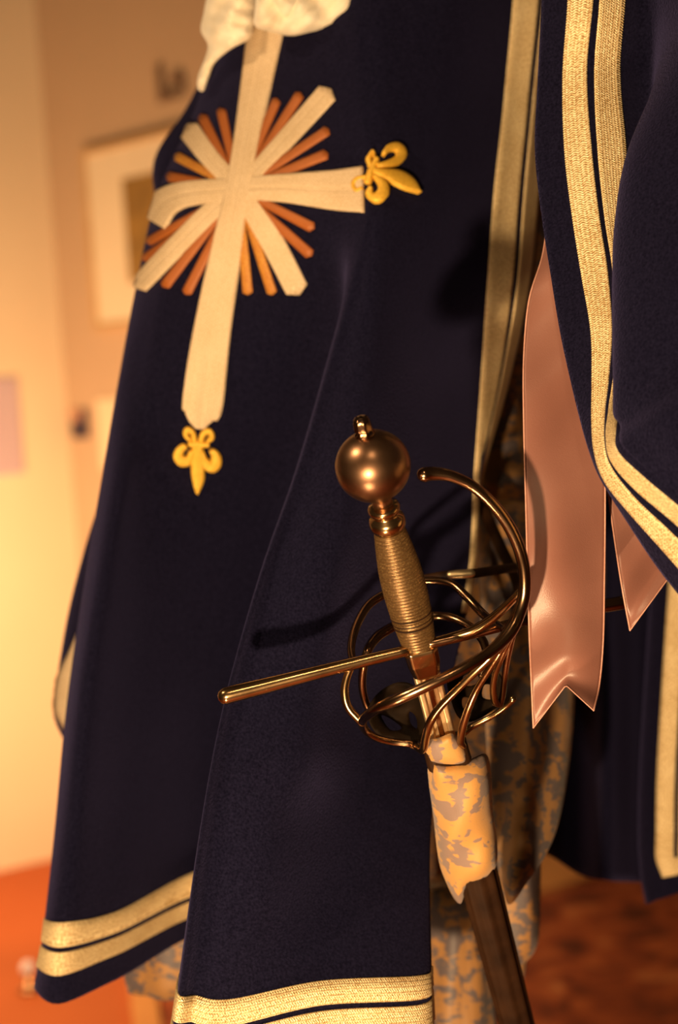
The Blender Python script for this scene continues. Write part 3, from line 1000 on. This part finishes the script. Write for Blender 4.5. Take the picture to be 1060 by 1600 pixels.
leg(300, 0.062, 0)
leg(752, 0.040, 0)
hos = thing('hose', 'blue and gold brocade hose leg beside the scabbard', 'hose', (0.1, 1.45, 0.0))
for px in (712, 340):
    secs = [ell(px, 1380, 1.455, 0.026, 0.03), ell(px, 1450, 1.45, 0.024, 0.03), ell(px, 1520, 1.45, 0.027, 0.033), ell(px + 2, 1600, 1.45, 0.030, 0.036), ell(px + 6, 1750, 1.45, 0.036, 0.04), ell(px + 10, 1950, 1.46, 0.04, 0.045), ell(px + 12, 2100, 1.46, 0.042, 0.046)]
    V, Fc = loft(secs, 36)
    for i, v in enumerate(V):
        a = (i % 36) / 36 * 2 * PI
        v += (v - secs[i // 36][0]).normalized() * 0.0022 * math.sin(7 * a + (i // 36))
    build('hose_leg', V, Fc, 'brocade_shaded', hos)
for px, lab in ((724, 'left'), (352, 'right')):
    top = P(px, 2060, 1.46)
    bt = thing('boot', 'brown leather boot standing on the rug, ' + ('nearer the scabbard' if px > 500 else 'farther from the scabbard'), 'boot', (top.x, top.y, 0))
    fx = Vector((-0.45, -0.9, 0)).normalized()
    sx = Vector((-fx.y, fx.x, 0))
    base = Vector((top.x, top.y, 0))
    V, Fc = loft([(base + Z * z, sx * w, fx * w * 1.1) for z, w in ((0.07, 0.04), (0.12, 0.042), (0.25, 0.055), (0.40, 0.062), (0.46, 0.075), (0.47, 0.072), (0.45, 0.06))], 28)
    build('shaft', V, Fc, 'boot', bt)
    V, Fc = loft([(base + fx * x + Z * z, sx * w, Z * h) for x, z, w, h in ((-0.055, 0.045, 0.02, 0.018), (-0.04, 0.05, 0.035, 0.032), (0.03, 0.055, 0.04, 0.04), (0.10, 0.045, 0.045, 0.03), (0.16, 0.038, 0.04, 0.022), (0.19, 0.034, 0.022, 0.014))], 24)
    build('foot', V, Fc, 'boot', bt)
    V, Fc = box(base + fx * 0.065 + Z * 0.0185, fx * 0.125, sx * 0.038, Z * 0.0055)
    bevel_obj(build('sole', V, Fc, 'leather', bt, smooth=False), 0.004)

# ------------------------------------------------------------------ rapier
A0, A1 = P(583, 728, 1.03), P(692, 1150, 1.13)
AX = (A1 - A0).normalized()


def ax(py):
    t = (py - 728) / (1150 - 728)
    s = t * 1.03 / (1.13 + t * (1.03 - 1.13))
    return A0 + (A1 - A0) * s


def axs(py):
    return (ax(py) - A0).dot(AX)


QD = (P(821, 970, 1.09) - P(640, 1015, 1.09)).normalized()
QD = (QD - AX * QD.dot(AX)).normalized()
QN = AX.cross(QD).normalized()
if QN.dot(-fwd) < 0:
    QN = -QN
rap = thing('rapier', 'swept hilt rapier of bronze and brass with a ball pommel and wire bound grip', 'rapier', A0)

r0 = 0.0212
prof = []
for t in np.linspace(0.14, PI - 0.36, 34):
    prof.append((-r0 * 0.97 * math.cos(t), r0 * math.sin(t)))
e = prof[-1]
prof += [(e[0] + 0.0012, 0.0062), (e[0] + 0.004, 0.0056), (e[0] + 0.007, 0.0060)]
V, Fc = lathe(A0, AX, prof, 56, QD)
pom = build('pommel', V, Fc, 'pommel', rap)
zb = -r0 * 0.96
bp_ = [(zb + 0.001, 0.0052), (zb - 0.001, 0.0060), (zb - 0.0025, 0.0050), (zb - 0.004, 0.0052), (zb - 0.0085, 0.0048), (zb - 0.0105, 0.0042), (zb - 0.0112, 0.003), (zb - 0.0108, 0.0012)]
V, Fc = lathe(A0, AX, bp_[::-1], 28, QD)
for i, v in enumerate(V):
    k = i % 28
    if k % 4 == 0 and 1 < i // 28 < 6:
        c0 = A0 + AX * (v - A0).dot(AX)
        V[i] = c0 + (v - c0) * 0.82
build('tang_button', V, Fc, 'bronze', pom)
sf = e[0] + 0.0065
sg = axs(826)
fp = [(sf, 0.0058), (sf + 0.001, 0.0088), (sf + 0.003, 0.0094), (sf + 0.005, 0.0088), (sf + 0.006, 0.0076), (sf + 0.0075, 0.0078), (sf + 0.009, 0.0100), (sf + 0.012, 0.0106), (sg - 0.002, 0.0102), (sg + 0.0005, 0.0090)]
V, Fc = lathe(A0, AX, fp, 48, QD)
build('ferrule', V, Fc, 'brass', rap)
s1g = axs(1010)
turns = 38
prof = []
rad = np.array([[0.0083], [0.0103], [0.0118], [0.0122], [0.0118], [0.0108], [0.0092]])
n = turns * 8
for i in range(n + 1):
    t = i / n
    r = float(spline(rad, t * 6)[0])
    prof.append((sg + (s1g - sg) * t, r + 0.0008 * abs(math.sin(PI * turns * t))))
V, Fc = lathe(A0, AX, prof, 40, QD)
for i, v in enumerate(V):       # oval grip
    c0 = A0 + AX * (v - A0).dot(AX)
    d = v - c0
    V[i] = c0 + QD * d.dot(QD) + QN * (d.dot(QN) * 0.82)
grip = build('grip', V, Fc, 'wire', rap)
# three dark binding turns near the lower third
for py in (958, 966, 973):
    s = axs(py)
    t = (s - sg) / (s1g - sg)
    r = float(spline(rad, t * 6)[0]) + 0.0006
    W = []
    for k in range(41):
        a = 2 * PI * k / 40
        W.append(A0 + AX * s + QD * (r * math.cos(a)) + QN * (r * 0.82 * math.sin(a)))
    V, Fc = tube3(W, [0.0005] * 41, 6)
    build('binding_wire', V, Fc, 'leather', grip)


def bars(secs):
    """Loft of rectangular sections: (distance along the sword, half width, half thickness, sideways shift)."""
    V, Fc = [], []
    for s, w, t, sh in secs:
        c = A0 + AX * s + QD * sh
        b = min(w, t) * 0.35
        for x, y in ((-w + b, -t), (w - b, -t), (w, -t + b), (w, t - b), (w - b, t), (-w + b, t), (-w, t - b), (-w, -t + b)):
            V.append(c + QD * x + QN * y)
    n = len(secs)
    for i in range(n - 1):
        for k in range(8):
            a, b = i * 8 + k, i * 8 + (k + 1) % 8
            Fc.append((a, b, b + 8, a + 8))
    Fc.append(tuple(range(8))[::-1])
    Fc.append(tuple((n - 1) * 8 + k for k in range(8)))
    return V, Fc


sb0, sb1 = axs(1008), axs(1052)
V, Fc = bars([(sb0, 0.0098, 0.0085, 0), (sb0 + 0.002, 0.0102, 0.009, 0), (sb0 + (sb1 - sb0) * 0.5, 0.0098, 0.0085, 0), (sb1 - 0.002, 0.0082, 0.007, 0), (sb1, 0.0070, 0.006, 0)])
o = blk = build('quillon_block', V, Fc, 'brass', rap, smooth=False)
bevel_obj(o, 0.0008)
se = axs(1162)
V, Fc = bars([(sb1 - 0.003, 0.0082, 0.0026, 0), (se, 0.0080, 0.0024, 0)])
ric = build('ricasso', V, Fc, 'steel', rap, smooth=False)
for sh in (-0.0058, 0.0058):
    V, Fc = bars([(sb1 - 0.002, 0.0021, 0.0040, sh), (se, 0.0020, 0.0037, sh)])
    bevel_obj(build('ricasso_rib', V, Fc, 'steel', ric, smooth=False), 0.0012)
V, Fc = bars([(sb1 - 0.002, 0.0018, 0.0036, 0), (se, 0.0016, 0.0033, 0)])
build('ricasso_rib', V, Fc, 'bronze', ric, smooth=False)


def guard(name, pts, mat='brass', seg=12, sub=8, flat=1.0):
    V, Fc = tube(pts, seg, sub, flat=flat)
    return build(name, V, Fc, mat, rap)


guard('quillon', [(352, 1088, 1.085, 13.5), (362, 1085, 1.085, 13.5), (410, 1073, 1.086, 12.5), (480, 1055, 1.087, 11), (560, 1035, 1.089, 10), (634, 1017, 1.09, 9)], 'brass', 16)
guard('quillon', [(672, 1006, 1.09, 8.5), (740, 990, 1.093, 8), (821, 970, 1.125, 8.5), (900, 954, 1.16, 10), (972, 942, 1.175, 11)], 'bronze', 16)
guard('knuckle_bow', [(662, 742, 1.035, 12), (676, 740, 1.036, 11), (705, 744, 1.037, 9.5), (742, 762, 1.04, 9), (778, 797, 1.045, 9.5), (804, 838, 1.05, 10), (818, 882, 1.056, 10), (820, 925, 1.06, 10),
                      (811, 958, 1.061, 10.5), (795, 990, 1.058, 11), (765, 1019, 1.052, 9), (721, 1046, 1.046, 9), (670, 1071, 1.045, 9), (619, 1094, 1.05, 9), (588, 1108, 1.062, 8.5),
                      (568, 1124, 1.085, 7.5), (570, 1139, 1.105, 6.5), (587, 1152, 1.115, 6), (612, 1159, 1.12, 6), (641, 1162, 1.12, 6)], 'bronze', 16)
guard('side_ring', [(550, 1040, 1.09, 6.5), (542, 1060, 1.09, 6.5), (539, 1082, 1.09, 7), (545, 1106, 1.09, 7), (566, 1130, 1.09, 6.5)], 'brass')
guard('guard_branch', [(806, 966, 1.062, 7), (790, 1000, 1.064, 7), (768, 1026, 1.066, 6.5), (738, 1055, 1.07, 6), (710, 1082, 1.076, 6), (687, 1106, 1.083, 6.5), (673, 1128, 1.09, 7), (666, 1150, 1.10, 7), (661, 1172, 1.112, 6), (650, 1166, 1.12, 5)], 'brass')
guard('guard_branch', [(800, 985, 1.066, 6.5), (782, 1018, 1.072, 6), (762, 1050, 1.082, 5.5), (745, 1078, 1.092, 5.5), (732, 1108, 1.10, 6), (723, 1138, 1.11, 6.5), (720, 1158, 1.118, 6.5), (724, 1166, 1.124, 5.5)], 'brass')
guard('guard_branch', [(800, 990, 1.07, 6), (785, 1025, 1.08, 5.5), (775, 1050, 1.09, 5.5), (771, 1075, 1.10, 5.5), (774, 1096, 1.11, 6), (782, 1102, 1.12, 5)], 'brass')
guard('guard_branch', [(800, 995, 1.075, 6), (793, 1030, 1.085, 5.5), (789, 1060, 1.095, 5), (786, 1085, 1.11, 5), (782, 1102, 1.12, 5)], 'bronze')
guard('back_ring', [(802, 1092, 1.13, 6), (790, 1104, 1.135, 5), (766, 1121, 1.14, 4.5), (738, 1135, 1.142, 5), (722, 1146, 1.14, 6), (690, 1160, 1.15, 6), (655, 1166, 1.135, 6), (638, 1162, 1.122, 6)], 'brass')
guard('back_ring', [(552, 1036, 1.09, 6), (549, 1012, 1.105, 6.5), (556, 981, 1.125, 7), (574, 948, 1.145, 7), (600, 929, 1.155, 7), (634, 914, 1.16, 6.5), (668, 907, 1.16, 6.5), (705, 912, 1.155, 6.5), (732, 935, 1.145, 7), (758, 962, 1.13, 7), (790, 985, 1.09, 6)], 'bronze')
guard('inner_ring', [(590, 1128, 1.15, 6), (573, 1100, 1.145, 6), (566, 1066, 1.135, 6.5), (573, 1022, 1.125, 7), (586, 999, 1.135, 8), (606, 984, 1.145, 8), (640, 968, 1.155, 7), (677, 962, 1.158, 7), (706, 966, 1.155, 7), (735, 980, 1.145, 7), (756, 1003, 1.13, 7), (760, 1030, 1.12, 6), (752, 1056, 1.115, 5)], 'bronze')
guard('arm_of_hilt', [(680, 1003, 1.09, 7.5), (711, 994, 1.09, 7.5), (740, 985, 1.088, 8), (766, 969, 1.082, 8), (790, 948, 1.072, 7), (812, 926, 1.062, 6)], 'brass')

# pierced shell plates inside the swept bars
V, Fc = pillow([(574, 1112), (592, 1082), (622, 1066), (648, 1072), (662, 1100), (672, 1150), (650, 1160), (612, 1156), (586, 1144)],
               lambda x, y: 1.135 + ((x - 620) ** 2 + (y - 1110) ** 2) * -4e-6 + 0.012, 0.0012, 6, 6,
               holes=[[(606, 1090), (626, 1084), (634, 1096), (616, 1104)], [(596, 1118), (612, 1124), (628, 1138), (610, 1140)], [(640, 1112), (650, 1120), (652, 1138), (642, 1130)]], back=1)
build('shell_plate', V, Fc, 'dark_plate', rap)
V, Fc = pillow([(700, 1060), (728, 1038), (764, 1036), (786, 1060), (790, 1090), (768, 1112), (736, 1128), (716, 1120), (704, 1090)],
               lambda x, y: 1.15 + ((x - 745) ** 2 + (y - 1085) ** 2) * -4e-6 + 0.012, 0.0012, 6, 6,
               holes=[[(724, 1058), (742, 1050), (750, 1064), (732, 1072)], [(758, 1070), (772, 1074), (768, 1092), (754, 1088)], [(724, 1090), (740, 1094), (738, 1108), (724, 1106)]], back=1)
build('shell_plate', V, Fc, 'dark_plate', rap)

# ------------------------------------------------------------------ scabbard and hanger
scb = thing('scabbard', 'dark brown fluted leather scabbard hanging below the brocade hanger', 'scabbard', ax(1165))
s0_, L = axs(1166), 0.74
secs = []
V, Fc = [], []
seg = 40
for i in range(40):
    t = i / 39
    w = 0.0125 * (1 - 0.35 * t)
    if t > 0.96:
        w *= max(0.25, 1 - ((t - 0.96) / 0.04) ** 2)
    for k in range(seg):
        a = 2 * PI * k / seg
        rr = 1 + 0.22 * abs(math.cos(4 * a)) - 0.14
        V.append(A0 + AX * (s0_ + L * t) + QD * (w * rr * math.cos(a)) + QN * (w * 0.62 * rr * math.sin(a)))
for i in range(39):
    for k in range(seg):
        a, b = i * seg + k, i * seg + (k + 1) % seg
        Fc.append((a, b, b + seg, a + seg))
Fc.append(tuple(range(seg))[::-1])
Fc.append(tuple(39 * seg + k for k in range(seg)))
sheath = build('sheath', V, Fc, 'leather', scb)
V, Fc = bars([(s0_ - 0.003, 0.0135, 0.0090, 0), (s0_ + 0.012, 0.0140, 0.0095, 0)])
bevel_obj(build('throat', V, Fc, 'leather', scb, smooth=False), 0.002)

han = thing('sword_hanger', 'gold and blue brocade sword hanger wrapped round the scabbard below the hilt', 'hanger', ax(1200))


def hd(x, y):
    t = (y - 728) / 422.0
    s = t * 1.03 / (1.13 + t * -0.10)
    xc = 583 + 109 * t
    return 1.03 + 0.10 * s + (x - xc) ** 2 * 5e-6 - 0.004


V, Fc = pillow([(667, 1160), (688, 1152), (706, 1146), (718, 1158), (728, 1170), (728, 1192), (700, 1196), (669, 1194)], lambda x, y: hd(x, y) - 0.006, 0.008, 14, 7, smooth=4)
build('cuff', V, Fc, 'brocade', han)
V, Fc = pillow([(669, 1190), (700, 1194), (735, 1186), (760, 1178), (768, 1210), (770, 1262), (777, 1310), (776, 1352), (758, 1374), (732, 1384), (726, 1398), (720, 1412), (710, 1404), (698, 1380), (686, 1345), (678, 1280)],
               hd, 0.016, 30, 8, lambda x, y: 0.0025 * math.sin(0.07 * x + 0.05 * y), smooth=4)
build('pouch', V, Fc, 'brocade', han)
V, Fc = tube([(748, 770, 1.40, 10), (765, 815, 1.375, 11), (785, 860, 1.35, 11), (806, 905, 1.33, 10), (815, 960, 1.32, 10)], 10, 6, flat=0.35)
build('strap', V, Fc, 'leather', han)
V, Fc = tube([(660, 905, 1.205, 9), (700, 898, 1.20, 9), (740, 896, 1.20, 9), (780, 890, 1.22, 9), (830, 884, 1.26, 9), (880, 880, 1.30, 9)], 10, 6, flat=0.35)
st = build('strap', V, Fc, 'leather', han)
V, Fc = tube([(704, 898, 1.192, 7), (720, 897, 1.191, 8), (737, 896, 1.191, 7)], 12, 6, flat=0.7)
build('clip', V, Fc, 'steel', st)

# ------------------------------------------------------------------ ribbons


def ribbon(root, rows, n, m, tail):
    """rows: (left x, left y, right x, right y, left depth, right depth); tail: profile of the cut end."""
    A = np.array(rows, float)
    T, U = [], []
    for i in range(n):
        q = spline(A, (len(A) - 1) * i / (n - 1))
        last = max(0.0, (i / (n - 1) - 0.8) / 0.2)
        for j in range(m):
            s = j / (m - 1)
            x = q[0] + (q[2] - q[0]) * s
            y = q[1] + (q[3] - q[1]) * s + tail(s) * last
            bow = 0.004 * math.sin(PI * s)
            d = q[4] + (q[5] - q[4]) * s - bow + 0.0028 * math.sin(i * 0.30 + s * 3.2) + 0.0018 * math.sin(i * 0.11 - s * 5)
            T.append(P(x, y, d))
            U.append((i * 0.004, s * 0.04))
    V, Fc = list(T), [(j * m + i, j * m + i + 1, (j + 1) * m + i + 1, (j + 1) * m + i)[::1] for j in range(n - 1) for i in range(m - 1)]
    body = build('band', V, [f[::-1] for f in Fc], 'satin', root, uvs=U, solid=0.0005)
    for e in (0, m - 1):
        W = [T[i * m + e] for i in range(n)]
        V, Fc = tube3(W, [0.0006] * n, 6)
        build('selvedge', V, Fc, 'satin_edge', root)
    V, Fc = tube3([T[(n - 1) * m + j] for j in range(m)], [0.0004] * m, 6)
    build('cut_edge', V, Fc, 'satin_edge', root)


rb = thing('satin_ribbon', 'wide pink satin ribbon with a swallowtail end, hanging beside the rapier', 'ribbon', P(880, 430, 1.16), 'pink ribbon tails')
ribbon(rb, [(858, 330, 925, 330, 1.165, 1.165), (848, 400, 925, 400, 1.15, 1.15), (827, 470, 935, 470, 1.135, 1.14), (819, 560, 942, 560, 1.125, 1.13), (819, 660, 945, 660, 1.115, 1.12), (822, 780, 946, 780, 1.105, 1.112),
            (825, 900, 945, 900, 1.10, 1.105), (828, 1000, 943, 1000, 1.098, 1.10), (831, 1070, 937, 1070, 1.098, 1.095), (834, 1137, 928, 1110, 1.10, 1.085)],
       90, 26, lambda s: -(1 - abs(s - 0.54) / (0.54 if s < 0.54 else 0.46)) * 52)
rb2 = thing('satin_ribbon', 'short pink satin ribbon with a slanted end under the braided sleeve corner', 'ribbon', P(980, 740, 1.14), 'pink ribbon tails')
ribbon(rb2, [(938, 640, 1010, 640, 1.14, 1.14), (944, 720, 1025, 720, 1.135, 1.135), (952, 780, 1040, 780, 1.125, 1.13), (962, 850, 1048, 830, 1.118, 1.125), (973, 920, 1050, 870, 1.112, 1.12), (985, 985, 1046, 902, 1.11, 1.115)],
       50, 16, lambda s: 0.0)
